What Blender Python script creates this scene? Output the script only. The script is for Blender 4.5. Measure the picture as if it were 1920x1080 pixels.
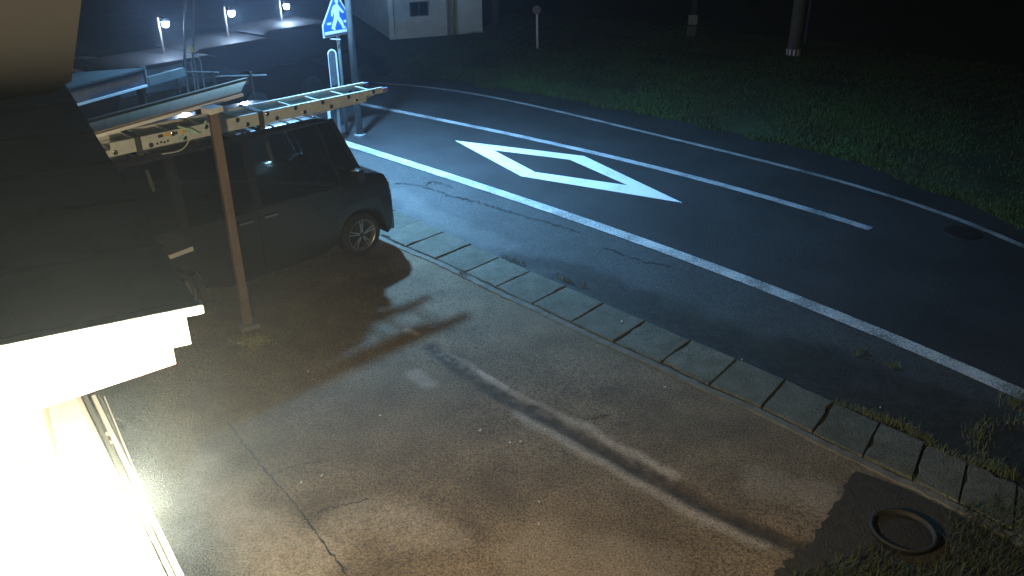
import bpy, math, random
import numpy as np
from mathutils import Vector, Matrix
R = math.radians
rnd = random.Random(7)
nrg = np.random.default_rng(5)
sc = bpy.context.scene
for o in list(bpy.data.objects):
    bpy.data.objects.remove(o)
COL = sc.collection

# ------------------------------------------------------------------ camera, world, moon, exposure
CAM_H, PITCH, ROLL, FPX = 4.35, R(26.0), R(-0.6), 1600.0
cam = bpy.data.cameras.new('security_camera')
cam.sensor_width = 36.0
cam.lens = FPX / 1920.0 * 36.0
cam.clip_start, cam.clip_end = 0.05, 2000
camo = bpy.data.objects.new('security_camera', cam)
COL.objects.link(camo)
_f = Vector((0, math.cos(PITCH), -math.sin(PITCH)))
_u0 = Vector((0, math.sin(PITCH), math.cos(PITCH)))
_r0 = Vector((1, 0, 0))
_r = _r0 * math.cos(ROLL) + _u0 * math.sin(ROLL)
_u = -_r0 * math.sin(ROLL) + _u0 * math.cos(ROLL)
M = Matrix((( _r.x, _u.x, -_f.x, 0), (_r.y, _u.y, -_f.y, 0), (_r.z, _u.z, -_f.z, CAM_H), (0, 0, 0, 1)))
camo.matrix_world = M
sc.camera = camo

world = bpy.data.worlds.new('World')
sc.world = world
world.use_nodes = True
wn = world.node_tree.nodes
bg = wn['Background']
sky = wn.new('ShaderNodeTexSky')
sky.sky_type = 'NISHITA'
sky.sun_disc = False
sky.sun_elevation = R(35)
sky.sun_rotation = R(150)
world.node_tree.links.new(sky.outputs[0], bg.inputs[0])
bg.inputs[1].default_value = 0.0016
ml = bpy.data.lights.new('moon', 'SUN')
ml.energy = 0.006
ml.angle = R(0.5)
ml.color = (0.8, 0.88, 1.0)
moon = bpy.data.objects.new('moon', ml)
COL.objects.link(moon)
moon.rotation_euler = (R(55), 0, R(150))
sc.view_settings.view_transform = 'Standard'
sc.view_settings.look = 'None'
sc.view_settings.exposure = 0.0
sc.view_settings.gamma = 1.0
sc.view_settings.use_curve_mapping = False
sc.cycles.max_bounces = 5
sc.cycles.sample_clamp_indirect = 4.0

# ------------------------------------------------------------------ survey helpers (photo point -> place)
def ray(px, py):
    d = _f + _r * ((px - 960) / FPX) + _u * (-(py - 540) / FPX)
    return d
def at(px, py, z=0.0):
    d = ray(px, py)
    t = (z - CAM_H) / d.z
    return Vector((d.x * t, d.y * t, z))
def aty(px, py, y):
    d = ray(px, py)
    t = y / d.y
    return Vector((d.x * t, y, CAM_H + d.z * t))
def onplane(px, py, p0, n):
    d = ray(px, py)
    o = Vector((0, 0, CAM_H))
    t = (Vector(p0) - o).dot(n) / d.dot(n)
    return o + d * t

# ------------------------------------------------------------------ materials
MATS = {}
def mat(name, col, rough=0.6, metal=0.0, var=0.0, vscale=8.0, bump=0.0, bscale=60.0, col2=None, emit=None, coat=0.0, spec=0.5, speck=0.0, sscale=140.0):
    m = bpy.data.materials.new(name)
    m.use_nodes = True
    nt = m.node_tree
    b = nt.nodes['Principled BSDF']
    b.inputs['Base Color'].default_value = (*col, 1)
    b.inputs['Roughness'].default_value = rough
    b.inputs['Metallic'].default_value = metal
    b.inputs['Coat Weight'].default_value = coat
    b.inputs['Specular IOR Level'].default_value = spec
    tc = nt.nodes.new('ShaderNodeTexCoord')
    last = None
    if var > 0 or col2:
        n = nt.nodes.new('ShaderNodeTexNoise')
        n.inputs['Scale'].default_value = vscale
        n.inputs['Detail'].default_value = 6
        n.inputs['Roughness'].default_value = 0.65
        nt.links.new(tc.outputs['Object'], n.inputs['Vector'])
        rp = nt.nodes.new('ShaderNodeValToRGB')
        c2 = col2 or tuple(c * (1 - var) for c in col)
        c1 = col if col2 else tuple(min(1, c * (1 + var)) for c in col)
        rp.color_ramp.elements[0].position = 0.32
        rp.color_ramp.elements[1].position = 0.68
        rp.color_ramp.elements[0].color = (*c2, 1)
        rp.color_ramp.elements[1].color = (*c1, 1)
        nt.links.new(n.outputs['Fac'], rp.inputs['Fac'])
        last = rp.outputs['Color']
    if speck > 0:
        n2 = nt.nodes.new('ShaderNodeTexNoise')
        n2.inputs['Scale'].default_value = sscale
        n2.inputs['Detail'].default_value = 3
        nt.links.new(tc.outputs['Object'], n2.inputs['Vector'])
        mr = nt.nodes.new('ShaderNodeMapRange')
        mr.inputs[1].default_value, mr.inputs[2].default_value = 0.3, 0.7
        mr.inputs[3].default_value, mr.inputs[4].default_value = 1 - speck, 1 + speck
        nt.links.new(n2.outputs['Fac'], mr.inputs[0])
        mx = nt.nodes.new('ShaderNodeVectorMath')
        mx.operation = 'SCALE'
        if last is None:
            mx.inputs[0].default_value = col
        else:
            nt.links.new(last, mx.inputs[0])
        nt.links.new(mr.outputs[0], mx.inputs['Scale'])
        last = mx.outputs[0]
    if last is not None:
        nt.links.new(last, b.inputs['Base Color'])
    if bump > 0:
        n3 = nt.nodes.new('ShaderNodeTexNoise')
        n3.inputs['Scale'].default_value = bscale
        n3.inputs['Detail'].default_value = 4
        nt.links.new(tc.outputs['Object'], n3.inputs['Vector'])
        bp = nt.nodes.new('ShaderNodeBump')
        bp.inputs['Strength'].default_value = bump
        bp.inputs['Distance'].default_value = 0.02
        nt.links.new(n3.outputs['Fac'], bp.inputs['Height'])
        nt.links.new(bp.outputs[0], b.inputs['Normal'])
    if emit:
        b.inputs['Emission Color'].default_value = (*emit[0], 1)
        b.inputs['Emission Strength'].default_value = emit[1]
    MATS[name] = m
    return m
def paint_worn(name, col, base, wear=0.42):
    """road paint with chipped spots that show the asphalt"""
    m = mat(name, col, 0.55, bump=0.25, bscale=90)
    nt = m.node_tree
    b = nt.nodes['Principled BSDF']
    tc = nt.nodes['Texture Coordinate']
    n = nt.nodes.new('ShaderNodeTexNoise'); n.inputs['Scale'].default_value = 55; n.inputs['Detail'].default_value = 8
    n.inputs['Roughness'].default_value = 0.75
    nt.links.new(tc.outputs['Object'], n.inputs['Vector'])
    n2 = nt.nodes.new('ShaderNodeTexNoise'); n2.inputs['Scale'].default_value = 2.2; n2.inputs['Detail'].default_value = 3
    nt.links.new(tc.outputs['Object'], n2.inputs['Vector'])
    ad = nt.nodes.new('ShaderNodeMath'); ad.operation = 'MULTIPLY_ADD'
    ad.inputs[1].default_value = 0.35
    nt.links.new(n2.outputs['Fac'], ad.inputs[0]); nt.links.new(n.outputs['Fac'], ad.inputs[2])
    rp = nt.nodes.new('ShaderNodeValToRGB')
    rp.color_ramp.elements[0].position = wear; rp.color_ramp.elements[1].position = wear + 0.12
    rp.color_ramp.elements[0].color = (*base, 1); rp.color_ramp.elements[1].color = (*col, 1)
    nt.links.new(ad.outputs[0], rp.inputs['Fac'])
    nt.links.new(rp.outputs['Color'], b.inputs['Base Color'])
    return m
def stained(name, base, base2, dark, pale, rough=0.8, speck=0.45, sscale=95, moss=(0.03, 0.035, 0.012)):
    """surface with stains and painted tones of fixed shape, stored per vertex as dirt / bare / moss"""
    m = mat(name, base, rough, col2=base2, vscale=1.6, bump=0.55, bscale=75, speck=speck, sscale=sscale)
    nt = m.node_tree
    b = nt.nodes['Principled BSDF']
    src = b.inputs['Base Color'].links[0].from_socket
    tc = nt.nodes['Texture Coordinate']
    n = nt.nodes.new('ShaderNodeTexNoise'); n.inputs['Scale'].default_value = 9; n.inputs['Detail'].default_value = 7
    n.inputs['Roughness'].default_value = 0.7
    nt.links.new(tc.outputs['Object'], n.inputs['Vector'])
    for attr, c in (('bare', pale), ('dirt_and_dark', dark), ('moss', moss)):
        a = nt.nodes.new('ShaderNodeAttribute'); a.attribute_name = attr
        mu = nt.nodes.new('ShaderNodeMath'); mu.operation = 'MULTIPLY_ADD'; mu.use_clamp = True
        mr = nt.nodes.new('ShaderNodeMapRange')
        mr.inputs[1].default_value, mr.inputs[2].default_value, mr.inputs[3].default_value, mr.inputs[4].default_value = 0.3, 0.7, 0.45, 1.25
        nt.links.new(n.outputs['Fac'], mr.inputs[0])
        nt.links.new(a.outputs['Fac'], mu.inputs[0]); nt.links.new(mr.outputs[0], mu.inputs[1]); mu.inputs[2].default_value = 0
        sc_ = nt.nodes.new('ShaderNodeMix'); sc_.data_type = 'RGBA'
        nt.links.new(mu.outputs[0], sc_.inputs['Factor'])
        nt.links.new(src, sc_.inputs['A'])
        # keep some aggregate grain inside the stain
        g = nt.nodes.new('ShaderNodeMix'); g.data_type = 'RGBA'; g.blend_type = 'MULTIPLY'; g.inputs['Factor'].default_value = 0.6
        n4 = nt.nodes.new('ShaderNodeTexNoise'); n4.inputs['Scale'].default_value = sscale
        nt.links.new(tc.outputs['Object'], n4.inputs['Vector'])
        r4 = nt.nodes.new('ShaderNodeMapRange'); r4.inputs[1].default_value = 0.3; r4.inputs[2].default_value = 0.7
        r4.inputs[3].default_value = 0.4; r4.inputs[4].default_value = 1.4
        nt.links.new(n4.outputs['Fac'], r4.inputs[0])
        g.inputs['A'].default_value = (*c, 1)
        nt.links.new(r4.outputs[0], g.inputs['B'])
        nt.links.new(g.outputs['Result'], sc_.inputs['B'])
        src = sc_.outputs['Result']
    nt.links.new(src, b.inputs['Base Color'])
    return m
def glass(name, tint, gloss=0.12):
    m = bpy.data.materials.new(name); m.use_nodes = True
    nt = m.node_tree; nt.nodes.clear()
    out = nt.nodes.new('ShaderNodeOutputMaterial')
    t = nt.nodes.new('ShaderNodeBsdfTransparent'); t.inputs[0].default_value = (*tint, 1)
    g = nt.nodes.new('ShaderNodeBsdfGlossy'); g.inputs['Roughness'].default_value = 0.03
    fr = nt.nodes.new('ShaderNodeFresnel'); fr.inputs[0].default_value = 1.5
    mx = nt.nodes.new('ShaderNodeMixShader')
    nt.links.new(fr.outputs[0], mx.inputs[0]); nt.links.new(t.outputs[0], mx.inputs[1]); nt.links.new(g.outputs[0], mx.inputs[2])
    nt.links.new(mx.outputs[0], out.inputs[0])
    MATS[name] = m
    return m

ASPH = (0.031, 0.032, 0.034)
mat('asphalt', ASPH, 0.62, var=0.35, vscale=0.7, bump=0.8, bscale=60, speck=0.75, sscale=42)
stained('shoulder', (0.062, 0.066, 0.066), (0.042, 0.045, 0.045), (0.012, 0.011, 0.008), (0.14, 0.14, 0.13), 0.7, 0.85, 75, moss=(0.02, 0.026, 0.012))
stained('driveway', (0.185, 0.134, 0.078), (0.092, 0.064, 0.034), (0.038, 0.024, 0.010), (0.46, 0.40, 0.32), 0.82, 0.75, 60, moss=(0.075, 0.07, 0.025))
mat('soil', (0.028, 0.024, 0.017), 0.95, var=0.4, vscale=14, bump=0.8, bscale=60)
mat('turf', (0.022, 0.038, 0.015), 0.95, var=0.45, vscale=1.2, bump=0.8, bscale=30)
for _k, _c in enumerate((1.0, .78, 1.15, .9)):
    mat('slab_%d' % _k, (0.135 * _c, 0.132 * _c, 0.105 * _c), 0.85, col2=(0.068 * _c, 0.072 * _c, 0.048 * _c), vscale=3.5 + _k, bump=0.7, bscale=60, speck=0.6, sscale=80)
mat('kerb_concrete', (0.13, 0.125, 0.10), 0.88, var=0.3, vscale=6, bump=0.5, bscale=90, speck=0.3)
mat('channel_dark', (0.012, 0.012, 0.010), 0.9)
paint_worn('paint_near', (0.62, 0.63, 0.62), (0.16, 0.165, 0.165), 0.60)
paint_worn('paint_diamond', (0.86, 0.87, 0.87), (0.14, 0.14, 0.14), 0.50)
paint_worn('paint_centre', (0.5, 0.52, 0.55), (0.1, 0.1, 0.11), 0.58)
paint_worn('paint_far', (0.42, 0.42, 0.42), (0.1, 0.1, 0.1), 0.60)
mat('tar', (0.015, 0.015, 0.016), 0.8, bump=0.5, bscale=60)
mat('van_paint', (0.012, 0.012, 0.014), 0.22, coat=0.6, var=0.2, vscale=3)
mat('van_plastic', (0.014, 0.014, 0.014), 0.6, bump=0.2, bscale=200)
mat('van_interior', (0.02, 0.02, 0.02), 0.85, var=0.3)
mat('pale_strip', (0.55, 0.52, 0.48), 0.5, var=0.15)
mat('rubber', (0.015, 0.015, 0.015), 0.85, bump=0.3, bscale=120)
mat('alloy', (0.55, 0.55, 0.56), 0.32, 0.9, var=0.15)
mat('chrome', (0.7, 0.7, 0.72), 0.15, 1.0)
mat('lens_clear', (0.75, 0.78, 0.8), 0.12, coat=0.5)
glass('glass_clear', (0.38, 0.42, 0.42)); glass('glass_privacy', (0.06, 0.065, 0.07))
mat('aluminium', (0.66, 0.70, 0.66), 0.42, 0.25, var=0.12, vscale=12, bump=0.08, bscale=60)
mat('alu_dark', (0.10, 0.11, 0.10), 0.6, 0.3)
mat('strap_web', (0.05, 0.055, 0.05), 0.85, bump=0.3, bscale=300)
mat('rope_white', (0.6, 0.6, 0.55), 0.8)
mat('rope_mint', (0.45, 0.72, 0.55), 0.7)
mat('plastic_violet', (0.22, 0.2, 0.42), 0.5)
mat('sticker_yellow', (0.7, 0.42, 0.06), 0.5); mat('sticker_black', (0.02, 0.02, 0.02), 0.5)
mat('post_bronze', (0.17, 0.135, 0.10), 0.55, 0.2, col2=(0.13, 0.085, 0.055), vscale=5, bump=0.15)
mat('beam_white', (0.72, 0.74, 0.74), 0.45, var=0.08)
mat('polycarbonate', (0.30, 0.235, 0.12), 0.7, col2=(0.24, 0.19, 0.10), vscale=3)
mat('roof_metal', (0.10, 0.11, 0.13), 0.55, 0.1, col2=(0.06, 0.066, 0.08), vscale=2.5, bump=0.1, bscale=30)
mat('flashing', (0.45, 0.56, 0.66), 0.4, var=0.05)
mat('barge_wood', (0.50, 0.37, 0.29), 0.75, col2=(0.40, 0.27, 0.21), vscale=7, bump=0.2)
mat('wall_white', (0.78, 0.76, 0.72), 0.8, var=0.06, vscale=4, bump=0.15, bscale=80)
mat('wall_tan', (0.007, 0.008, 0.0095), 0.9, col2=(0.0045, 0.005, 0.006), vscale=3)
mat('pipe_grey', (0.3, 0.3, 0.27), 0.6, var=0.2)
mat('pipe_dull', (0.010, 0.010, 0.009), 0.7, var=0.2)
mat('step_concrete', (0.36, 0.35, 0.32), 0.85, var=0.2, bump=0.3)
mat('canopy_white', (0.82, 0.82, 0.80), 0.5, var=0.04)
mat('sash', (0.75, 0.74, 0.72), 0.4, 0.3)
mat('corrugated', (0.22, 0.30, 0.42), 0.5, 0.2, var=0.2, vscale=4)
mat('corr_roof', (0.12, 0.145, 0.15), 0.5, 0.3, var=0.2, vscale=3)
mat('timber_dark', (0.05, 0.04, 0.03), 0.9, var=0.4)
mat('sign_white', (0.86, 0.87, 0.88), 0.5); mat('sign_blue', (0.012, 0.13, 0.48), 0.5); mat('board_face', (0.09, 0.09, 0.10), 0.5, var=0.4, vscale=14); mat('sign_back', (0.14, 0.14, 0.14), 0.5, 0.4)
mat('sign_grey', (0.05, 0.06, 0.09), 0.5)
mat('galvanised', (0.3, 0.31, 0.32), 0.5, 0.6, var=0.2)
mat('pole_concrete', (0.16, 0.165, 0.165), 0.85, var=0.2, vscale=6, bump=0.2)
mat('reflector_white', (0.85, 0.86, 0.86), 0.4); mat('black_band', (0.015, 0.015, 0.015), 0.5)
mat('house_white', (0.66, 0.80, 0.84), 0.8, var=0.1, vscale=3, bump=0.2)
mat('house_base', (0.14, 0.15, 0.14), 0.9, var=0.25)
mat('window_frame', (0.16, 0.17, 0.18), 0.5, 0.4); mat('window_dark', (0.02, 0.025, 0.035), 0.12, coat=0.4)
mat('bark', (0.05, 0.04, 0.03), 0.95, bump=0.6, bscale=20)
mat('leaf_dark', (0.02, 0.03, 0.014), 0.8, var=0.5, vscale=2)
mat('grass_blade', (0.060, 0.135, 0.035), 0.8, col2=(0.055, 0.065, 0.026), vscale=0.9)
mat('bed_blade', (0.03, 0.055, 0.02), 0.8, col2=(0.04, 0.042, 0.02), vscale=4)
mat('weed_blade', (0.085, 0.12, 0.05), 0.75, col2=(0.12, 0.13, 0.07), vscale=3)
mat('moss_tuft', (0.20, 0.19, 0.07), 0.9, var=0.3, vscale=20)
mat('pot_plastic', (0.016, 0.015, 0.014), 0.7, var=0.2)
mat('pot_soil', (0.016, 0.012, 0.009), 0.98, bump=0.8, bscale=40)
mat('litter_pale', (0.5, 0.46, 0.38), 0.7, var=0.15)
mat('car_roof', (0.016, 0.017, 0.018), 0.7, spec=0.2); mat('car_dark', (0.004, 0.004, 0.004), 0.8, spec=0.1); mat('iron', (0.03, 0.03, 0.03), 0.6, 0.5, bump=0.3)
mat('red_lens', (0.3, 0.02, 0.02), 0.3)
mat('lamp_globe', (0.9, 0.88, 0.82), 0.4, emit=((1.0, 0.78, 0.46), 7400.0))
mat('led_white', (0.9, 0.9, 0.95), 0.4, emit=((0.5, 0.7, 1.0), 900.0))
mat('led_street', (0.9, 0.9, 0.95), 0.4, emit=((0.7, 0.86, 1.0), 60.0))
mat('fixture_grey', (0.25, 0.25, 0.26), 0.5, 0.4)

# ------------------------------------------------------------------ building helpers
class MB:
    def __init__(s): s.v, s.f = [], []
    def add(s, vs, fs):
        k = len(s.v)
        s.v += [tuple(v) for v in vs]
        s.f += [tuple(i + k for i in f) for f in fs]
        return s
    def box(s, c, size, rot=None):
        hx, hy, hz = (a / 2 for a in size)
        vs = [Vector((x, y, z)) for x in (-hx, hx) for y in (-hy, hy) for z in (-hz, hz)]
        if rot is not None: vs = [rot @ v for v in vs]
        c = Vector(c)
        return s.add([c + v for v in vs], [(0, 1, 3, 2), (4, 6, 7, 5), (0, 4, 5, 1), (2, 3, 7, 6), (0, 2, 6, 4), (1, 5, 7, 3)])
    def bar(s, a, b, w, h, up=Vector((0, 0, 1))):
        a, b = Vector(a), Vector(b)
        d = (b - a).normalized()
        side = d.cross(up)
        if side.length < 1e-4: side = d.cross(Vector((0, 1, 0)))
        side.normalize(); u2 = side.cross(d)
        vs = []
        for p in (a, b):
            for i, j in ((-1, -1), (1, -1), (1, 1), (-1, 1)): vs.append(p + side * (i * w / 2) + u2 * (j * h / 2))
        return s.add(vs, [(0, 3, 2, 1), (4, 5, 6, 7), (0, 1, 5, 4), (1, 2, 6, 5), (2, 3, 7, 6), (3, 0, 4, 7)])
    def tube(s, pts, r, n=8, r2=None, cap=True):
        pts = [Vector(p) for p in pts]
        k0 = len(pts); vs, fs = [], []
        ref = Vector((0, 0, 1))
        for i, p in enumerate(pts):
            d = (pts[min(i + 1, k0 - 1)] - pts[max(i - 1, 0)]).normalized()
            a = d.cross(ref)
            if a.length < 0.1: a = d.cross(Vector((0, 1, 0)))
            a.normalize(); b = a.cross(d)
            rr = r if r2 is None else r + (r2 - r) * i / (k0 - 1)
            for j in range(n):
                t = 2 * math.pi * j / n
                vs.append(p + a * (rr * math.cos(t)) + b * (rr * math.sin(t)))
        for i in range(k0 - 1):
            for j in range(n):
                fs.append((i * n + j, i * n + (j + 1) % n, (i + 1) * n + (j + 1) % n, (i + 1) * n + j))
        if cap:
            fs.append(tuple(range(n - 1, -1, -1))); fs.append(tuple((k0 - 1) * n + j for j in range(n)))
        return s.add(vs, fs)
    def lathe(s, prof, c, n=28, axis='z'):
        vs, fs = [], []
        c = Vector(c)
        for (r, z) in prof:
            for j in range(n):
                t = 2 * math.pi * j / n
                if axis == 'z': vs.append(c + Vector((r * math.cos(t), r * math.sin(t), z)))
                else: vs.append(c + Vector((r * math.cos(t), z, r * math.sin(t))))
        for i in range(len(prof) - 1):
            for j in range(n):
                fs.append((i * n + j, i * n + (j + 1) % n, (i + 1) * n + (j + 1) % n, (i + 1) * n + j))
        return s.add(vs, fs)
    def prism(s, poly, d):
        """poly: list of 3d points (planar), d: extrusion vector"""
        n = len(poly); d = Vector(d)
        vs = [Vector(p) for p in poly] + [Vector(p) + d for p in poly]
        fs = [tuple(range(n - 1, -1, -1)), tuple(range(n, 2 * n))]
        fs += [(i, (i + 1) % n, (i + 1) % n + n, i + n) for i in range(n)]
        return s.add(vs, fs)
    def sphere(s, c, r, n=14, m=8, sc=(1, 1, 1)):
        prof = [(r * math.sin(math.pi * i / m), -r * math.cos(math.pi * i / m)) for i in range(m + 1)]
        k = len(s.v); s.lathe(prof, (0, 0, 0), n)
        for i in range(k, len(s.v)):
            v = s.v[i]; s.v[i] = (c[0] + v[0] * sc[0], c[1] + v[1] * sc[1], c[2] + v[2] * sc[2])
        return s
    def build(s, name, m, parent=None, smooth=False, bevel=0.0, local=False, label=None, seg=2):
        me = bpy.data.meshes.new(name)
        vs = s.v
        if parent is not None and not local:
            off = origin(parent)
            vs = [(v[0] - off.x, v[1] - off.y, v[2] - off.z) for v in vs]
        me.from_pydata(vs, [], s.f)
        import bmesh
        bm = bmesh.new(); bm.from_mesh(me)
        bmesh.ops.remove_doubles(bm, verts=bm.verts, dist=1e-5)
        if len(bm.faces) < 60000: bmesh.ops.recalc_face_normals(bm, faces=bm.faces)
        if bevel > 0:
            es = [e for e in bm.edges if len(e.link_faces) == 2 and e.calc_face_angle(0) > 0.5]
            bmesh.ops.bevel(bm, geom=es, offset=bevel, segments=seg, affect='EDGES', profile=0.6, clamp_overlap=True)
        bm.to_mesh(me); bm.free()
        if smooth:
            for p in me.polygons: p.use_smooth = True
        me.materials.append(MATS[m])
        o = bpy.data.objects.new(name, me)
        COL.objects.link(o)
        if parent is not None: o.parent = parent
        if label: o['label'] = label
        return o
def origin(o):
    p = Vector((0, 0, 0))
    while o is not None:
        p += Vector(o.location); o = o.parent
    return p
def thing(name, label, cat, loc=(0, 0, 0), rz=0.0, group=None):
    o = bpy.data.objects.new(name, None)
    o.empty_display_size = 0.2
    COL.objects.link(o)
    o.location = loc; o.rotation_euler = (0, 0, rz)
    return tag(o, label, cat, group)
def tag(o, label, cat, group=None):
    o['label'] = label; o['category'] = cat
    if group: o['group'] = group
    return o
def structure(o): o['kind'] = 'structure'; return o
def stuff(o): o['kind'] = 'stuff'; return o
def catmull(pts, n=10):
    pts = [Vector(p) for p in pts]
    P = [2 * pts[0] - pts[1]] + pts + [2 * pts[-1] - pts[-2]]
    out = []
    for i in range(1, len(P) - 2):
        for k in range(n):
            t = k / n
            a, b, c, d = P[i - 1], P[i], P[i + 1], P[i + 2]
            out.append(0.5 * (2 * b + (c - a) * t + (2 * a - 5 * b + 4 * c - d) * t * t + (3 * b - a - 3 * c + d) * t ** 3))
    out.append(pts[-1]); return out
def smooth_line(pts, deg=4):
    """least-squares curve through surveyed points, in a rotated frame"""
    A = np.array([(p[0], p[1]) for p in pts]); c = A.mean(0)
    u = A[-1] - A[0]; u /= np.linalg.norm(u); w = np.array([-u[1], u[0]])
    s = (A - c) @ u; t = (A - c) @ w
    k = np.polyfit(s, t, deg); ss = np.linspace(s[0], s[-1], 60)
    return [Vector((*(c + u * a + w * b), 0)) for a, b in zip(ss, np.polyval(k, ss))]
def ribbon(line, w, z, jag=0.0):
    mb = MB(); vs, fs = [], []
    n = len(line)
    for i, p in enumerate(line):
        d = (line[min(i + 1, n - 1)] - line[max(i - 1, 0)]); d.z = 0; d.normalize()
        nrm = Vector((-d.y, d.x, 0))
        ww = w if jag == 0 else w * rnd.uniform(1 - jag, 1 + jag)
        vs += [(p.x + nrm.x * ww / 2, p.y + nrm.y * ww / 2, z), (p.x - nrm.x * ww / 2, p.y - nrm.y * ww / 2, z)]
    for i in range(n - 1): fs.append((2 * i, 2 * i + 1, 2 * i + 3, 2 * i + 2))
    return mb.add(vs, fs)
def dist_poly(PX, PY, pts):
    best = np.full(PX.shape, 1e9)
    for a, b in zip(pts[:-1], pts[1:]):
        vx, vy = b[0] - a[0], b[1] - a[1]; L = vx * vx + vy * vy + 1e-9
        t = np.clip(((PX - a[0]) * vx + (PY - a[1]) * vy) / L, 0, 1)
        best = np.minimum(best, np.hypot(PX - a[0] - t * vx, PY - a[1] - t * vy))
    return best

# ------------------------------------------------------------------ ground and road
mb = MB(); mb.add([(-400, -60, -0.03), (400, -60, -0.03), (400, 700, -0.03), (-400, 700, -0.03)], [(0, 1, 2, 3)])
ground = structure(mb.build('ground', 'turf'))

NEAR = [(762,465),(817,487),(872,513),(928,541),(996,572),(1070,607),(1149,644),(1238,683),(1328,725),(1427,768),(1522,815),(1617,860),(1710,904),(1798,946)]
FAR = [(833,437),(885,460),(937,485),(996,510),(1062,539),(1132,571),(1210,604),(1296,641),(1382,677),(1473,715),(1564,757),(1650,796),(1734,834),(1815,868)]
nearw = [at(*p) for p in NEAR]; farw = [at(*p) for p in FAR]
dn = (nearw[0] - nearw[3]) / 3.0
nearw = [nearw[0] + dn * k for k in (6, 5, 4, 3, 2, 1)] + nearw
dfr = (farw[0] - farw[3]) / 3.0
farw = [farw[0] + dfr * k for k in (6, 5, 4, 3, 2, 1)] + farw
de = (nearw[-1] - nearw[-3]) / 2.0; df = (farw[-1] - farw[-3]) / 2.0
nearw += [nearw[-1] + de * k + Vector((-0.02, -0.03, 0)) * k * k for k in (1, 2, 3, 4, 5)]
farw += [farw[-1] + df * k + Vector((-0.02, -0.03, 0)) * k * k for k in (1, 2, 3, 4, 5)]

EDGE = [(635,265),(700,285),(900,350),(1075,408),(1300,488),(1450,545),(1600,605),(1750,668),(1900,733)]
CEN = [(650,190),(800,219),(960,253),(1100,285),(1272,325),(1400,359),(1500,389),(1632,430)]
FARL = [(725,157),(800,164),(900,178),(1045,210),(1200,245),(1330,277),(1500,321),(1640,360),(1790,408),(1900,455)]
VERGE = [(725,143),(800,146),(900,157),(1100,196),(1280,228),(1480,266),(1613,310),(1740,353),(1847,397),(1920,430)]
edge = smooth_line([at(*p) for p in EDGE]); cen = smooth_line([at(*p) for p in CEN], 3); farl = smooth_line([at(*p) for p in FARL]); verge = smooth_line([at(*p) for p in VERGE])
def extend(line, back, fwd, bend=0.0):
    d0 = (line[0] - line[6]).normalized(); d1 = (line[-1] - line[-6]).normalized()
    out = []
    p = line[0].copy(); ang = 0
    for k in range(int(back)):
        ang += bend
        d = Matrix.Rotation(ang, 3, 'Z') @ d0
        p = p + d; out.insert(0, p.copy())
    out += line
    p = line[-1].copy()
    for k in range(int(fwd)):
        d = Matrix.Rotation(-0.035 * (k + 1), 3, 'Z') @ d1
        p = p + d; out.append(p.copy())
    return out
edge_x = extend(edge, 40, 14, 0.012); far_x = extend(verge, 40, 14, 0.012)
def resample(line, n):
    d = [0]
    for a, b in zip(line[:-1], line[1:]): d.append(d[-1] + (b - a).length)
    out = []; j = 0
    for k in range(n):
        s = d[-1] * k / (n - 1)
        while j < len(d) - 2 and d[j + 1] < s: j += 1
        t = (s - d[j]) / max(d[j + 1] - d[j], 1e-6)
        out.append(line[j].lerp(line[j + 1], t))
    return out
A = resample(edge_x, 120); Bv = resample(far_x, 120)
mb = MB(); vs = []; fs = []
for i in range(120):
    for k in range(7):
        p = A[i].lerp(Bv[i], k / 6)
        vs.append((p.x, p.y, 0.0))
for i in range(119):
    for k in range(6): fs.append((i * 7 + k, i * 7 + k + 1, (i + 1) * 7 + k + 1, (i + 1) * 7 + k))
mb.add(vs, fs); road = structure(mb.build('road', 'asphalt'))
ribbon(extend(edge, 30, 12, 0.012), 0.20, 0.006).build('edge_line', 'paint_near', road)
ribbon(extend(cen, 22, 0, 0.012), 0.15, 0.006).build('centre_line', 'paint_centre', road)
ribbon(extend(farl, 26, 12, 0.012), 0.11, 0.006).build('far_edge_line', 'paint_far', road)
D_O = [at(*p) for p in ((853,264),(1095,293),(1280,381),(977,331))]
D_I = [at(*p) for p in ((925,282),(1068,300),(1177,348),(1003,323))]
mb = MB(); mb.add([(p.x, p.y, 0.006) for p in D_O + D_I], [(0, 1, 5, 4), (1, 2, 6, 5), (2, 3, 7, 6), (3, 0, 4, 7)])
mb.build('diamond_marking', 'paint_diamond', road)
mh = at(1805, 437)
mb = MB(); mb.lathe([(0.0, 0.012), (0.19, 0.012), (0.20, 0.008), (0.23, 0.008), (0.235, 0.002)], (mh.x, mh.y, 0), 30)
o = mb.build('manhole_cover', 'iron'); tag(o, 'round dark iron manhole cover beside the thin far white line', 'manhole cover')

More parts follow.
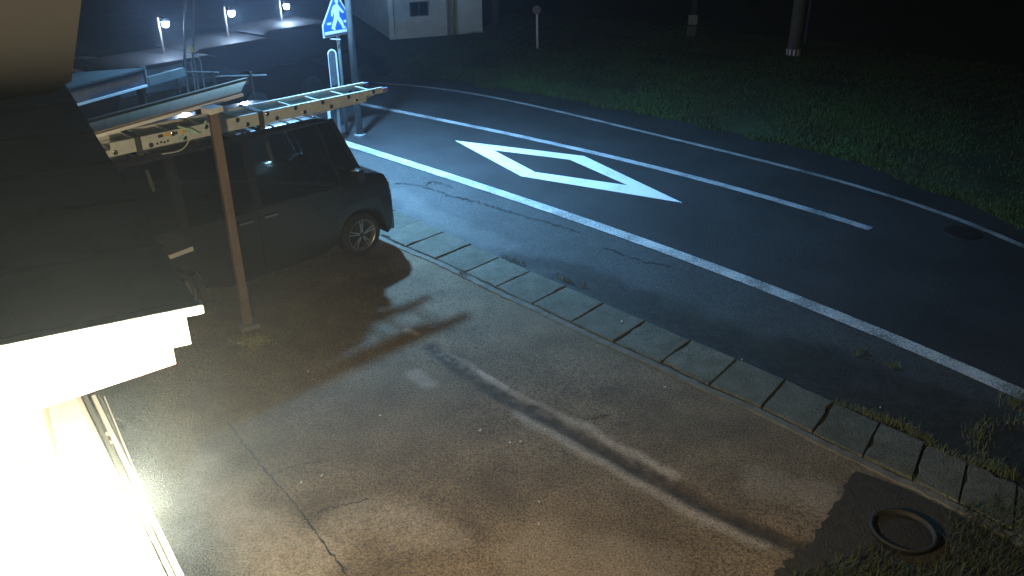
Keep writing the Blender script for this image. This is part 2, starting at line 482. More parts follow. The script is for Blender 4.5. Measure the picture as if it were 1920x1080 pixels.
# shoulder between edge line and gutter covers, with a dark band in its colour
SH = resample(edge_x, 900)
fl = resample(extend(farw, 30, 8, 0.012), 700)
def nearest(p, line):
    return min(line, key=lambda q: (q.x - p.x) ** 2 + (q.y - p.y) ** 2)
vs, fs = [], []
for p in SH:
    q = nearest(p, fl)
    for k in range(17):
        w = p.lerp(q, k / 16 * 1.06 - 0.0)
        vs.append((w.x, w.y, -0.006))
for i in range(len(SH) - 1):
    for k in range(16): fs.append((i * 17 + k, i * 17 + k + 1, (i + 1) * 17 + k + 1, (i + 1) * 17 + k))
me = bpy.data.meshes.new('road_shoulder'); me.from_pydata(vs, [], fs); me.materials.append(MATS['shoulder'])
V = np.array(vs)
def strokes(V, items):
    out = np.zeros(len(V))
    for pts, w, s in items:
        w_pts = [at(*p) if len(p) == 2 else p for p in pts]
        if len(w_pts) == 1: w_pts = w_pts * 2
        d = dist_poly(V[:, 0], V[:, 1], w_pts)
        jitter = 0.25 * np.sin(V[:, 0] * 9.1 + V[:, 1] * 4.3) * np.sin(V[:, 1] * 8.7 - V[:, 0] * 3.1)
        out = np.maximum(out, s * np.clip((w * (1 + jitter) - d) / (w * 0.55) , 0, 1))
    return out
def set_attr(me, name, arr):
    a = me.attributes.new(name, 'FLOAT', 'POINT'); a.data.foreach_set('value', arr.astype(np.float32))
set_attr(me, 'dirt_and_dark', strokes(V, [([(960,487),(1040,498),(1130,525),(1200,560)], 0.24, 1.0), ([(1060,520),(1150,550),(1260,600),(1400,655),(1560,720),(1750,800),(1900,860)], 0.42, 1.0), ([(1500,660),(1650,710),(1900,810)], 0.35, .9)]))  # dark band beside the covers, widening to the right
set_attr(me, 'bare', strokes(V, [([(745,360),(800,400),(930,455)], 0.25, .5), ([(960,462)], 0.15, .6)]))
set_attr(me, 'moss', strokes(V, [([(1250,560),(1500,680)], 0.2, .5)]))  # greenish dark streak along the same band
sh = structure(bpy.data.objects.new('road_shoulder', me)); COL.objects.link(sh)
for pts in ([(740,343),(770,345),(800,352),(850,368),(875,374)], [(870,372),(915,385),(965,400),(1040,420),(1085,436)], [(800,347),(815,340),(850,352)], [(1130,462),(1190,485),(1260,500)]):
    ln = catmull([at(*p) for p in pts], 14)
    ln = [p + Vector((rnd.uniform(-.02, .02), rnd.uniform(-.035, .035), 0)) for p in ln]
    ribbon(ln, 0.035, -0.002, 0.85).build('crack', 'tar', sh)

# gutter: dark channel, covers, concrete lip
ch = MB(); vs, fs = [], []
for a, b in zip(nearw, farw): vs += [(a.x, a.y, 0.004), (b.x, b.y, 0.004)]
for i in range(len(nearw) - 1): fs.append((2 * i, 2 * i + 1, 2 * i + 3, 2 * i + 2))
channel = structure(ch.add(vs, fs).build('gutter_channel', 'channel_dark'))
for i in range(len(nearw) - 1):
    a, b, c, d = nearw[i], nearw[i + 1], farw[i + 1], farw[i]
    g1, g2 = rnd.uniform(.003, .008), rnd.uniform(.003, .010)
    ab = (b - a).normalized(); dc = (c - d).normalized()
    a2, b2, c2, d2 = a + ab * g1, b - ab * g2, c - dc * g2, d + dc * g1
    n = (d - a).normalized(); a2 = a2 + n * rnd.uniform(.0, .015); b2 = b2 + n * rnd.uniform(.0, .015)
    h = rnd.uniform(.016, .026); hs = [h + rnd.uniform(-.007, .007) for _ in range(4)]
    # chipped, slightly uneven outline
    poly = []
    corners = [a2, b2, c2, d2]
    for k in range(4):
        p, q = corners[k], corners[(k + 1) % 4]; hp, hq = hs[k], hs[(k + 1) % 4]
        for t in (0, .2, .4, .6, .8):
            w = p.lerp(q, t); cc = (a + b + c + d) / 4
            inn = (cc - w).normalized() * (rnd.uniform(0, .007) + (rnd.uniform(.01, .03) if rnd.random() < .12 else 0))
            poly.append((w.x + inn.x, w.y + inn.y, hp + (hq - hp) * t))
    m2 = MB(); n_ = len(poly)
    cx = sum(p[0] for p in poly) / n_; cy = sum(p[1] for p in poly) / n_
    top = [(cx + (p[0] - cx) * .975, cy + (p[1] - cy) * .975, p[2]) for p in poly]
    mid = [(p[0], p[1], p[2] - .010) for p in poly]; bot = [(p[0], p[1], .002) for p in poly]
    fs = [tuple(range(n_))] + [(k, (k + 1) % n_, n_ + (k + 1) % n_, n_ + k) for k in range(n_)] + [(n_ + k, n_ + (k + 1) % n_, 2 * n_ + (k + 1) % n_, 2 * n_ + k) for k in range(n_)]
    m2.add(top + mid + bot, fs).build('gutter_cover', 'slab_%d' % rnd.choice((0, 0, 1, 2, 3)), channel)
side = (nearw[8] - farw[8]).normalized()
lip = [p + side * 0.052 for p in nearw]
ls = catmull(lip, 8)
m2 = MB(); vs, fs = [], []
for p in ls:
    j = rnd.uniform(-.008, .008)
    for k, (o_, z) in enumerate(((-.045, .0), (-.04, .012), (.035, .012), (.042, .0))):
        vs.append((p.x + side.x * (o_ + j), p.y + side.y * (o_ + j), z + rnd.uniform(-.002, .003)))
for i in range(len(ls) - 1):
    for k in range(3): fs.append((i * 4 + k, i * 4 + k + 1, i * 4 + k + 5, i * 4 + k + 4))
m2.add(vs, fs).build('gutter_lip', 'kerb_concrete', channel)

# driveway grid, aligned to the gutter
S = (nearw[-8] - nearw[6]).normalized(); T = Vector((-S.y, S.x, 0))
if T.dot(farw[8] - nearw[8]) < 0: T = -T
O = nearw[6]
ss = np.concatenate([np.arange(-9, -2.6, .2), np.arange(-2.6, 6.6, .035), np.arange(6.6, 11, .3)])
us = np.concatenate([np.linspace(0, 5.6, 165), np.arange(5.8, 14, .3)])
pl = np.array([((p - O).dot(S), (p - O).dot(T)) for p in nearw]); o_ = np.argsort(pl[:, 0])
tl = np.interp(ss, pl[o_, 0], pl[o_, 1])
SSg, UU = np.meshgrid(ss, us, indexing='ij')
TT = (tl[:, None] - 0.035) - UU
X = O.x + S.x * SSg + T.x * TT; Y = O.y + S.y * SSg + T.y * TT
GRV = [(812,650),(860,688),(930,732),(1010,775),(1100,822),(1200,880),(1300,934),(1400,980),(1520,1030)]
gw = [at(*p) for p in GRV]
dg = dist_poly(X.ravel(), Y.ravel(), gw).reshape(X.shape)
Z = -0.022 * np.clip(1 - dg / 0.11, 0, 1) ** 0.8 + 0.006 * np.sin(X * 2.1 + .7) * np.sin(Y * 1.7) * 0.5 - 0.004
Vd = np.stack([X.ravel(), Y.ravel(), Z.ravel()], 1)
nI, nJ = X.shape
idx = np.arange(nI * nJ).reshape(nI, nJ)
Fd = np.stack([idx[:-1, :-1].ravel(), idx[1:, :-1].ravel(), idx[1:, 1:].ravel(), idx[:-1, 1:].ravel()], 1)
me = bpy.data.meshes.new('driveway')
me.from_pydata(Vd.tolist(), [], Fd.tolist()); me.materials.append(MATS['driveway'])
for p in me.polygons: p.use_smooth = True
set_attr(me, 'dirt_and_dark', strokes(Vd, [
    (GRV, .12, 1.0), ([(560,600),(640,560),(700,520)], .5, .35), ([(450,560),(600,500),(680,490)], .6, .35), ([(1300,800),(1420,830)], .3, .2), ([(1150,740),(1250,790)], .25, .25)]))  # dirt along the groove, then wide faint darker patches
set_attr(me, 'bare', strokes(Vd, [
    ([(812,652),(850,672),(900,700),(945,728)], .065, .95), ([(960,738),(1020,770),(1090,800),(1180,848),(1260,890)], .09, .6), ([(970,775),(1080,835),(1200,905),(1330,975),(1430,1015)], .09, .5),
    ([(765,618),(780,625)], .06, .8), ([(783,700),(800,720)], .12, .45),  # pale dabs paint the light around the ladder's shadow bars
    ([(640,990),(720,960),(800,1000)], .3, .32), ([(1000,1040),(1200,1060)], .35, .2), ([(330,900),(450,1000),(560,1060)], .45, .5), ([(300,800),(330,860)], .3, .35), ([(1420,900),(1540,930)], .22, .25)]))
set_attr(me, 'moss', strokes(Vd, [([(440,655),(480,640),(505,632)], .12, .9), ([(960,530),(1150,655),(1330,735)], .06, .5), ([(540,690),(560,700)], .12, .4), ([(1260,780),(1280,800)], .2, .25)]))
drive = structure(bpy.data.objects.new('driveway', me)); COL.objects.link(drive)
for pts in ([(425,790),(470,850),(510,895),(560,955),(600,1010),(655,1085)], [(505,893),(560,872),(600,868)], [(588,972),(610,955),(660,945),(690,935)], [(1110,786),(1125,781),(1140,779)]):
    ln = catmull([at(*p) for p in pts], 12); ln = [p + Vector((rnd.uniform(-.008, .008), rnd.uniform(-.012, .012), 0)) for p in ln]
    ribbon(ln, 0.012, 0.004, 0.6).build('joint_crack', 'tar', drive)

# bare soil bed at the driveway's end
sb = [at(*p) for p in ((1603,884),(1570,935),(1540,990),(1520,1015),(1480,1050),(1440,1090))]
m2 = MB()
ring = [p + Vector((rnd.uniform(-.03, .03), rnd.uniform(-.02, .02), 0)) for p in resample(sb, 26)] + [Vector((1.2, 3.0, 0)), Vector((5.0, 1.5, 0))] + [nearw[k] + side * .13 for k in (-1, -3, -5, -6, -7)]
m2.add([(p.x, p.y, 0.010) for p in ring], [tuple(range(len(ring)))])
soil = structure(m2.build('soil_bed', 'soil'))
# far verge: gently raised turf bank
vb = resample(far_x, 120); m2 = MB(); vs, fs = [], []
prof = [(0, .0), (.25, .05), (1, .10), (2.5, .18), (5, .22), (9, .2), (14, .1), (24, -.02)]
for i, p in enumerate(vb):
    d = vb[min(i + 1, 119)] - vb[max(i - 1, 0)]; d.normalize(); n = Vector((-d.y, d.x, 0))
    if n.y < 0 and n.x < 0: n = -n
    if n.dot(Vector((.7, .7, 0))) < 0: n = -n
    for (a, z) in prof: vs.append((p.x + n.x * a, p.y + n.y * a, z + (0 if a < .1 else .03 * math.sin(i * .9 + a))))
K = len(prof)
for i in range(119):
    for k in range(K - 1): fs.append((i * K + k, i * K + k + 1, i * K + K + k + 1, i * K + K + k))
bank = structure(m2.add(vs, fs).build('grass_bank', 'turf', smooth=True))

def blades(name, spots, hmin, hmax, w, m, lean=.5):
    P = np.array(spots); n = len(P)
    h = nrg.uniform(hmin, hmax, n); a = nrg.uniform(0, 2 * np.pi, n); l = nrg.uniform(.1, lean, n) * h
    ax, ay = np.cos(a), np.sin(a); b = nrg.uniform(0, 2 * np.pi, n); bx, by = np.cos(b) * l, np.sin(b) * l
    ww = w * nrg.uniform(.6, 1.3, n)
    v0 = np.stack([P[:, 0] - ax * ww, P[:, 1] - ay * ww, P[:, 2] - .01], 1); v1 = np.stack([P[:, 0] + ax * ww, P[:, 1] + ay * ww, P[:, 2] - .01], 1)
    v2 = np.stack([P[:, 0] + bx * .4 + ax * ww * .7, P[:, 1] + by * .4 + ay * ww * .7, P[:, 2] + h * .6], 1); v3 = np.stack([P[:, 0] + bx * .4 - ax * ww * .7, P[:, 1] + by * .4 - ay * ww * .7, P[:, 2] + h * .6], 1)
    v4 = np.stack([P[:, 0] + bx, P[:, 1] + by, P[:, 2] + h], 1)
    V = np.stack([v0, v1, v2, v3, v4], 1).reshape(-1, 3)
    i = np.arange(n) * 5
    faces = np.stack([i, i + 1, i + 2, i + 3], 1).tolist() + np.stack([i + 3, i + 2, i + 4], 1).tolist()
    me = bpy.data.meshes.new(name); me.from_pydata(V.tolist(), [], faces); me.materials.append(MATS[m])
    o = bpy.data.objects.new(name, me); COL.objects.link(o); return o
spots = []
vbn = resample(verge, 400)
for _ in range(190000):
    k = rnd.randrange(399); p = vbn[k]; d = vbn[min(k + 1, 399)] - vbn[max(k - 1, 0)]; d.normalize(); n = Vector((-d.y, d.x, 0))
    if n.dot(Vector((.7, .7, 0))) < 0: n = -n
    a = rnd.random() ** 1.5 * 8.5 + rnd.uniform(-.05, .1) - .22 * max(0, math.sin(p.x * 2.3) * math.sin(p.x * 5.1 + 1))
    z = np.interp(a, [q[0] for q in prof], [q[1] for q in prof])
    q = p + n * a + d * rnd.uniform(-.05, .05)
    cl = math.sin(q.x * 1.3 + 2) * math.sin(q.y * 1.1) + .7 * math.sin(q.x * 3.7 + 1.1 * q.y) * math.sin(q.y * 2.9 - .6 * q.x)
    if cl + rnd.uniform(-1, 1) < -.5: continue
    spots.append((q.x, q.y, z))
g = blades('roadside_grass', spots, .018, .085, .006, 'grass_blade', .9); stuff(g); tag(g, 'green grass growing on the bank across the road', 'grass')
spots = []
def scatter(pts, w, n, z=.01):
    ps = [at(*p) for p in pts]
    for _ in range(n):
        k = rnd.randrange(len(ps) - 1); q = ps[k].lerp(ps[k + 1], rnd.random())
        spots.append((q.x + rnd.gauss(0, w), q.y + rnd.gauss(0, w), z))
scatter([(1565,758),(1610,772),(1650,790)], .015, 160); scatter([(1640,785),(1690,800),(1740,830)], .035, 420); scatter([(1835,862),(1832,820),(1845,800),(1920,790)], .05, 260)
scatter([(1815,868),(1860,878),(1900,895)], .04, 300); scatter([(1600,668),(1625,660)], .02, 60); scatter([(1665,688),(1690,690)], .02, 40)
scatter([(940,482),(990,500)], .02, 70); scatter([(1040,520),(1100,540)], .02, 60); scatter([(1900,760),(1925,750)], .06, 260); scatter([(1740,835),(1800,865)], .03, 60)
scatter([(1150,643),(1330,728)], .012, 50); scatter([(860,512),(875,520)], .012, 30); scatter([(1560,790),(1720,905)], .015, 60)
g = blades('gutter_weeds', spots, .02, .075, .003, 'weed_blade', 1.2); stuff(g); tag(g, 'short weeds sprouting along the gutter covers', 'weeds')
spots = []
for _ in range(5200):
    px, py = rnd.uniform(1480, 1990), rnd.uniform(930, 1160)
    lim = 1075 - max(0, (px - 1520)) * .42
    if py < lim or (math.hypot(px - 1712, (py - 1000)) < 66): continue
    q = at(px, py); spots.append((q.x, q.y, .012))
g = blades('bed_grass', spots, .02, .09, .004, 'bed_blade', 1.1); stuff(g); tag(g, 'grass patch growing round the plant pot in the soil', 'grass')
spots = []
for _ in range(900):
    q = at(472, 640); r = abs(rnd.gauss(0, .5)); t = rnd.uniform(0, 6.28)
    spots.append((q.x + r * .20 * math.cos(t), q.y + r * .14 * math.sin(t), 0))
g = blades('moss_clump', spots, .01, .035, .006, 'moss_tuft', 1.2); stuff(g); tag(g, 'yellowish moss clump at the foot of the brown post', 'moss')

# plant pot
pc = at(1712, 1040); pc = Vector((pc.x, pc.y + .19, 0))
pot = thing('plant_pot', 'large round dark plant pot filled with soil on the bare bed', 'plant pot', pc)
MB().lathe([(.0, .011), (.215, .011), (.225, .05), (.230, .052), (.228, .066), (.206, .066), (.200, .03)], pc, 40).build('pot_body', 'pot_plastic', pot, smooth=True)
MB().lathe([(0, .034), (.1, .038), (.185, .03), (.203, .026)], pc, 30).build('potting_soil', 'pot_soil', pot, smooth=True)

# ------------------------------------------------------------------ van
hd = Vector((.715, .70, 0)).normalized(); rt = Vector((hd.y, -hd.x, 0))
vc = Vector((-2.70, 9.07, 0)) - rt * .70 - hd * .05
vrz = math.atan2(hd.y, hd.x)
van = thing('parked_van', 'black boxy van parked on the driveway with an aluminium ladder on its roof', 'van', vc, vrz)
def vloc(px, py, off):
    p0 = vc - rt * off; q = onplane(px, py, p0, rt) - vc
    return Vector((q.dot(hd), off, q.z))
def arch(cx, r, z0, rev=False):
    pts = [(cx + r * math.cos(t), .285 + r * math.sin(t)) for t in np.linspace(math.pi, 0, 13)]
    pts = [(x, max(z, z0)) for x, z in pts]
    return pts
prof2 = [(-1.66, .30)] + [(-1.225 - .35, .24)] + arch(-1.225, .345, .24) + [(-.6, .20), (.6, .20)] + arch(1.225, .345, .24) + \
        [(1.60, .20), (1.68, .28), (1.705, .45), (1.70, .66), (1.67, .88), (1.60, 1.00), (1.46, 1.05), (1.30, 1.08), (1.0, 1.045), (0, 1.03), (-1.66, 1.02), (-1.695, .7), (-1.69, .4)]
mb = MB(); mb.prism([(x, -.728, z) for x, z in prof2], (0, 1.456, 0))
mb.build('body', 'van_paint', van, local=True, bevel=.028, smooth=True)
MB().box((0, 0, .33), (2.0, 1.2, .2)).build('underbody', 'van_plastic', van, local=True)
# roof and pillars
mb = MB(); rp = [(.99, 1.765), (.88, 1.825), (.7, 1.85), (-1.4, 1.86), (-1.60, 1.84), (-1.66, 1.765)]
mb.prism([(x, -.662, z) for x, z in rp], (0, 1.324, 0)); mb.build('roof', 'van_paint', van, local=True, bevel=.03, smooth=True)
for sgn in (-1, 1):
    yb, yt = .715 * sgn, .650 * sgn
    for (xb, xt, wd) in ((1.30, .96, .07), (.96, .76, .035), (-.12, -.14, .11), (-.98, -.98, .11), (-1.60, -1.58, .13)):
        mb = MB(); vs = []
        for (x, y, z) in ((xb, yb, 1.02), (xt, yt, 1.80)):
            for i, j in ((-1, -1), (1, -1), (1, 1), (-1, 1)): vs.append((x + i * wd / 2, y - sgn * (.012 + .012 * j * sgn) , z))
        vs = [(v[0], v[1], v[2]) for v in vs]
        mb.add(vs, [(0, 1, 2, 3), (7, 6, 5, 4), (0, 4, 5, 1), (1, 5, 6, 2), (2, 6, 7, 3), (3, 7, 4, 0)]).build('pillar', 'van_paint', van, local=True)
    def pane(name, xs, m):
        (x0b, x1b, x1t, x0t) = xs
        y1 = lambda z: (.722 + (.655 - .722) * (z - 1.02) / .77) * sgn
        z0, z1 = 1.04, 1.765
        poly = [(x0b, y1(z0), z0), (x1b, y1(z0), z0), (x1t, y1(z1), z1), (x0t, y1(z1), z1)]
        mb = MB(); mb.prism(poly, (0, -.006 * sgn, 0)); return mb.build(name, m, van, local=True)
    pane('side_window', (-.07, .94, .74, -.09), 'glass_clear'); pane('quarter_window', (.98, 1.25, .92, .79), 'glass_clear')
    pane('side_window', (-.92, -.18, -.20, -.92), 'glass_privacy'); pane('side_window', (-1.53, -1.04, -1.04, -1.51), 'glass_privacy')
    for (x0, x1) in ((-.14, 1.0), (-1.0, -.17)):
        mb = MB(); y = .7285 * sgn
        z_b = .27; pts = [(x0, z_b), (x1 - (.28 if x1 > .9 else 0), z_b), (x1 - (.12 if x1 > .9 else 0), .62), (x1, 1.0), (x0, 1.0)]
        if x0 < -.9: pts = [(-.80, z_b), (x1, z_b), (x1, 1.0), (x0, 1.0), (x0, .6)]
        mb.prism([(x, y, z) for x, z in pts], (0, .006 * sgn, 0)); dd = mb.build('front_door' if x0 > -.5 else 'sliding_door', 'van_paint', van, local=True, bevel=.002)
        hx = x0 + .14 if x0 > -.5 else x1 - .14
        MB().box((hx, (.7285 + .022) * sgn, .90), (.17, .025, .028)).build('door_handle', 'chrome', dd, local=True, bevel=.006)
    mir = MB().box((1.14, .83 * sgn, 1.12), (.10, .18, .16)).build('wing_mirror', 'van_paint', van, local=True, bevel=.03)
    mb = MB(); mb.prism([(1.655, .45 * sgn, .68), (1.655, .70 * sgn, .68), (1.60, .725 * sgn, .90), (1.62, .45 * sgn, .90)], (.065, 0, 0)); mb.build('headlight', 'lens_clear', van, local=True, bevel=.012)
    mb = MB().box((-1.685, .66 * sgn, .88), (.04, .09, .32)); mb.build('tail_lamp', 'red_lens', van, local=True, bevel=.01)
mb = MB(); mb.prism([(1.30, -.64, 1.07), (1.30, .64, 1.07), (.98, .58, 1.775), (.98, -.58, 1.775)], (.008, 0, .006)); mb.build('windscreen', 'glass_clear', van, local=True)
mb = MB(); mb.prism([(-1.655, -.6, 1.06), (-1.655, .6, 1.06), (-1.645, .56, 1.68), (-1.645, -.56, 1.68)], (-.008, 0, 0)); mb.build('rear_window', 'glass_privacy', van, local=True)
MB().box((1.69, 0, .34), (.08, 1.40, .22)).build('front_bumper', 'van_plastic', van, local=True, bevel=.03)
MB().box((-1.69, 0, .42), (.07, 1.40, .24)).build('rear_bumper', 'van_paint', van, local=True, bevel=.03)
MB().box((1.704, 0, .60), (.03, .8, .12)).build('grille', 'van_plastic', van, local=True, bevel=.01)
MB().box((1.735, 0, .40), (.012, .33, .165)).build('number_plate', 'sticker_yellow', van, local=True)
MB().box((1.10, 0, 1.0), (.3, 1.3, .14)).build('dashboard', 'van_interior', van, local=True, bevel=.03)
for y in (-.34, .34):
    mb = MB(); mb.box((.15, y, .72), (.5, .46, .16)); mb.box((-.10, y, 1.05), (.14, .44, .62)); mb.box((-.13, y, 1.43), (.08, .24, .18)); mb.build('seat', 'van_interior', van, local=True, bevel=.03)
MB().lathe([(.17, -.012), (.185, 0), (.17, .012)], (0, 0, 0), 24).build('steering_wheel', 'van_plastic', van, local=True).location = (.80, -.34, 1.10)
bpy.data.objects['steering_wheel'].rotation_euler = (0, R(-62), 0)
for x in (-1.25, .08):
    mb = MB(); mb.bar((x, -.66, 1.888), (x, .66, 1.888), .05, .02)
    for s_ in (-1, 1): mb.bar((x, .62 * s_, 1.84), (x, .62 * s_, 1.878), .06, .04, Vector((1, 0, 0)))
    mb.build('roof_carrier_bar', 'van_plastic', van, local=True)
t0, t1 = vloc(297, 490, -.742), vloc(362, 466, -.742)  # ends of a plain pale bar along the rear flank
MB().bar(t0, t1, .012, .045).build('side_strip', 'pale_strip', van, local=True, label='pale strip on the rear flank')
# wheels
def wheel(x, sgn, first=None):
    y = .70 * sgn
    w = MB().lathe([(.20, -.085), (.25, -.088), (.277, -.07), (.285, -.04), (.285, .04), (.277, .07), (.25, .088), (.20, .085), (.20, -.085)], (0, 0, 0), 36, 'y').build('wheel', 'rubber', van, local=True, smooth=True)
    w.location = (x, (.70 - .085) * sgn, .285)
    f = .07 * sgn
    def sub(mb, nm, m, sm=False):
        o = mb.build(nm, m, w, local=True, smooth=sm); return o
    sub(MB().lathe([(.205, -.02 * sgn + f), (.208, f + .012 * sgn), (.196, f + .016 * sgn), (.188, f), (.186, -.08 * sgn + f)], (0, 0, 0), 36, 'y'), 'rim', 'alloy', True)
    sub(MB().lathe([(.0, -.06 * sgn + f), (.19, -.06 * sgn + f)], (0, 0, 0), 30, 'y'), 'brake_disc', 'van_plastic')
    for k in range(5):
        for dlt in (-.13, .13):
            a = k * 2 * math.pi / 5 + .3
            p0 = Vector((.035 * math.cos(a + dlt * 1.2), f - .004 * sgn, .035 * math.sin(a + dlt * 1.2))); p1 = Vector((.195 * math.cos(a + dlt), f, .195 * math.sin(a + dlt)))
            sub(MB().bar(p0, p1, .012, .015, Vector((0, 1, 0))), 'spoke', 'alloy')
    sub(MB().lathe([(0, f + .008 * sgn), (.03, f + .006 * sgn), (.045, f - .012 * sgn)], (0, 0, 0), 18, 'y'), 'hub_cap', 'van_plastic', True)
    for k in range(4):
        a = k * math.pi / 2 + .5
        sub(MB().lathe([(0, f + .01 * sgn), (.008, f + .01 * sgn), (.009, f - .01 * sgn)], (.055 * math.cos(a), 0, .055 * math.sin(a)), 8, 'y'), 'wheel_nut', 'chrome')
for x in (-1.225, 1.225):
    for s_ in (-1, 1): wheel(x, s_)

# ------------------------------------------------------------------ ladder on the van's roof
lad = thing('extension_ladder', 'long aluminium extension ladder strapped flat on top of the black van', 'ladder', vc + Vector((0, 0, 1.90)), vrz)
def chan(mb, x0, x1, y, z0, z1, out):
    """C-section rail, web on the outer side"""
    w = .026; t = .004
    mb.box(((x0 + x1) / 2, y, (z0 + z1) / 2), (x1 - x0, t, z1 - z0))
    mb.box(((x0 + x1) / 2, y - out * w / 2, z1 - t / 2 - .0005), (x1 - x0, w - t - .001, t)); mb.box(((x0 + x1) / 2, y - out * w / 2, z0 + t / 2 + .0005), (x1 - x0, w - t - .001, t))
YN = -.64
for (z0, z1, x0, x1, yo) in ((.0, .066, -1.60, 1.50, .03), (.069, .137, -1.52, 1.74, 0.0)):
    for y, out in ((YN - yo * 0 + (.0 if yo == 0 else .0), -1), (YN + .40, 1)):
        mb = MB(); chan(mb, x0, x1, y - (.0 if out > 0 else 0) + (yo * .35 if out < 0 else -yo * .35), z0, z1, out); mb.build('rail', 'aluminium', lad, local=True)
    xs = np.arange(x1 - .14, x0 + .1, -.355)
    for x in xs:
        MB().tube([(x, YN + .012 + yo * .35, (z0 + z1) / 2), (x, YN + .388 - yo * .35, (z0 + z1) / 2)], .016, 10).build('rung', 'aluminium', lad, local=True)
        y = YN - .0035 + (yo * .35)
        MB().lathe([(.009, -.001), (.013, -.005), (.025, -.004), (.027, 0.0)], (x, y, (z0 + z1) / 2), 14, 'y').build('rung_end', 'chrome', lad, local=True, smooth=True)
        MB().lathe([(0, -.0055), (.0135, -.005)], (x, y, (z0 + z1) / 2), 12, 'y').build('rung_hole', 'sticker_black', lad, local=True)
for y in (YN, YN + .40):
    MB().box((1.775, y, .095), (.075, .034, .06)).build('end_cap', 'plastic_violet', lad, local=True, bevel=.008)
    MB().box((-1.63, y, .03), (.06, .05, .09)).build('rubber_foot', 'rubber', lad, local=True, bevel=.01)
for x in (-1.25, .10):
    mb = MB(); mb.box((x, YN - .008, .02), (.06, .006, .26)); mb.box((x, YN + .2, .142), (.06, .43, .006)); mb.box((x, YN + .408, .02), (.06, .006, .26)); mb.build('strap', 'strap_web', lad, local=True)
    MB().bar((x + .01, YN - .007, -.11), (x + .04, YN - .055, -.42), .035, .004, Vector((0, 1, 0))).build('strap_tail', 'strap_web', lad, local=True)
for x, m, w in ((-1.02, 'sticker_black', .05), (-.95, 'sticker_yellow', .085), (-.87, 'sticker_black', .06), (-.79, 'sticker_yellow', .05), (-.73, 'sticker_black', .04)):
    MB().box((x, YN - .0045, .105), (w, .003, .03)).build('label_sticker', m, lad, local=True)
for k, x in enumerate((-1.06, -1.02, -.985, -.95)):
    MB().box((x, YN + .0055, .034 + (.006 if k % 2 else 0)), (.02, .003, .022)).build('printed_mark', 'sticker_black', lad, local=True)
rope = [(.12, YN - .012, -.005), (.6, YN - .012, -.012), (1.0, YN - .012, .0), (1.35, YN - .012, .03), (1.62, YN - .012, .075)]
MB().tube(catmull(rope, 6), .005, 6).build('pull_rope', 'rope_white', lad, local=True)
# mint cord looped over the ladder
def mp(px, py): return onplane(px, py, vc - rt * (-.70), rt)
cb = mp(352, 245)
cord = thing('mint_cord', 'mint green plastic cord looped over the ladder rail with a dangling tail', 'cord', cb)
for pts, r in (([(333,237),(352,242),(364,248),(378,251),(386,226)], .010), ([(353,243),(347,252),(337,264)], .010), ([(372,250),(362,244),(350,240)], .008)):
    MB().tube([mp(*p) for p in pts], r, 7).build('cord_strand', 'rope_mint', cord)
MB().tube(catmull([mp(*p) for p in ((358,252),(353,266),(345,277),(332,284),(304,289))], 5), .006, 6).build('cord_tail', 'rope_white', cord)

# ------------------------------------------------------------------ carport
pb = at(465, 612); pt = Vector((pb.x + .0, pb.y, 2.36))
cp = thing('carport', 'low carport with olive roof sheet, white gutter beam and one brown post', 'carport', pb)
mb = MB(); mb.box((pb.x, pb.y, 1.16), (.085, .085, 2.32), Matrix.Rotation(R(35), 3, 'Z')); mb.build('post', 'post_bronze', cp, bevel=.006)
MB().box((pb.x, pb.y, .02), (.2, .2, .05), Matrix.Rotation(R(35), 3, 'Z')).build('base_plate', 'kerb_concrete', cp, bevel=.006)
MB().box((pb.x, pb.y, 2.345), (.16, .13, .055), Matrix.Rotation(R(60), 3, 'Z')).build('post_cap', 'beam_white', cp, bevel=.005)
b0, b1 = at(120, 274, 2.37), at(458, 178, 2.37)
bd = (b1 - b0).normalized(); bn = Vector((-bd.y, bd.x, 0))
off = bn * .035
for a_, b_ in ((b0 + off, b1 + off),):
    MB().bar(a_, b_, .05, .03).build('gutter_beam', 'beam_white', cp, bevel=.004)
z_f = 2.12
f0, f1 = at(100, 249, z_f), at(463, 151, z_f)
N = 9
for k in range(N):
    t0_, t1_ = k / N, (k + 1) / N - .002
    n0, n1 = (b0 + off).lerp(b1 + off, t0_), (b0 + off).lerp(b1 + off, t1_); g0, g1 = f0.lerp(f1, t0_), f0.lerp(f1, t1_)
    n0, n1 = n0 + Vector((0, 0, .03)), n1 + Vector((0, 0, .03))
    q = []
    for s_ in range(5):
        w = s_ / 4; bow = .012 * math.sin(math.pi * w)
        q.append((n0.lerp(g0, w) + Vector((0, 0, bow)), n1.lerp(g1, w) + Vector((0, 0, bow))))
    vs = []; fs = []
    for a_, b_ in q: vs += [a_, b_, b_ - Vector((0, 0, .012)), a_ - Vector((0, 0, .012))]
    for s_ in range(4):
        i = s_ * 4
        for c_ in range(4): fs.append((i + c_, i + (c_ + 1) % 4, i + 4 + (c_ + 1) % 4, i + 4 + c_))
    fs += [(0, 1, 2, 3), (16, 17, 18, 19)]
    MB().add(vs, fs).build('roof_sheet', 'polycarbonate', cp)
MB().bar(f0, f1, .05, .07).build('far_beam', 'post_bronze', cp)
fm = f0.lerp(f1, .7)
MB().box((fm.x, fm.y, (z_f - .04) / 2), (.085, .085, z_f - .04)).build('far_post', 'post_bronze', cp)

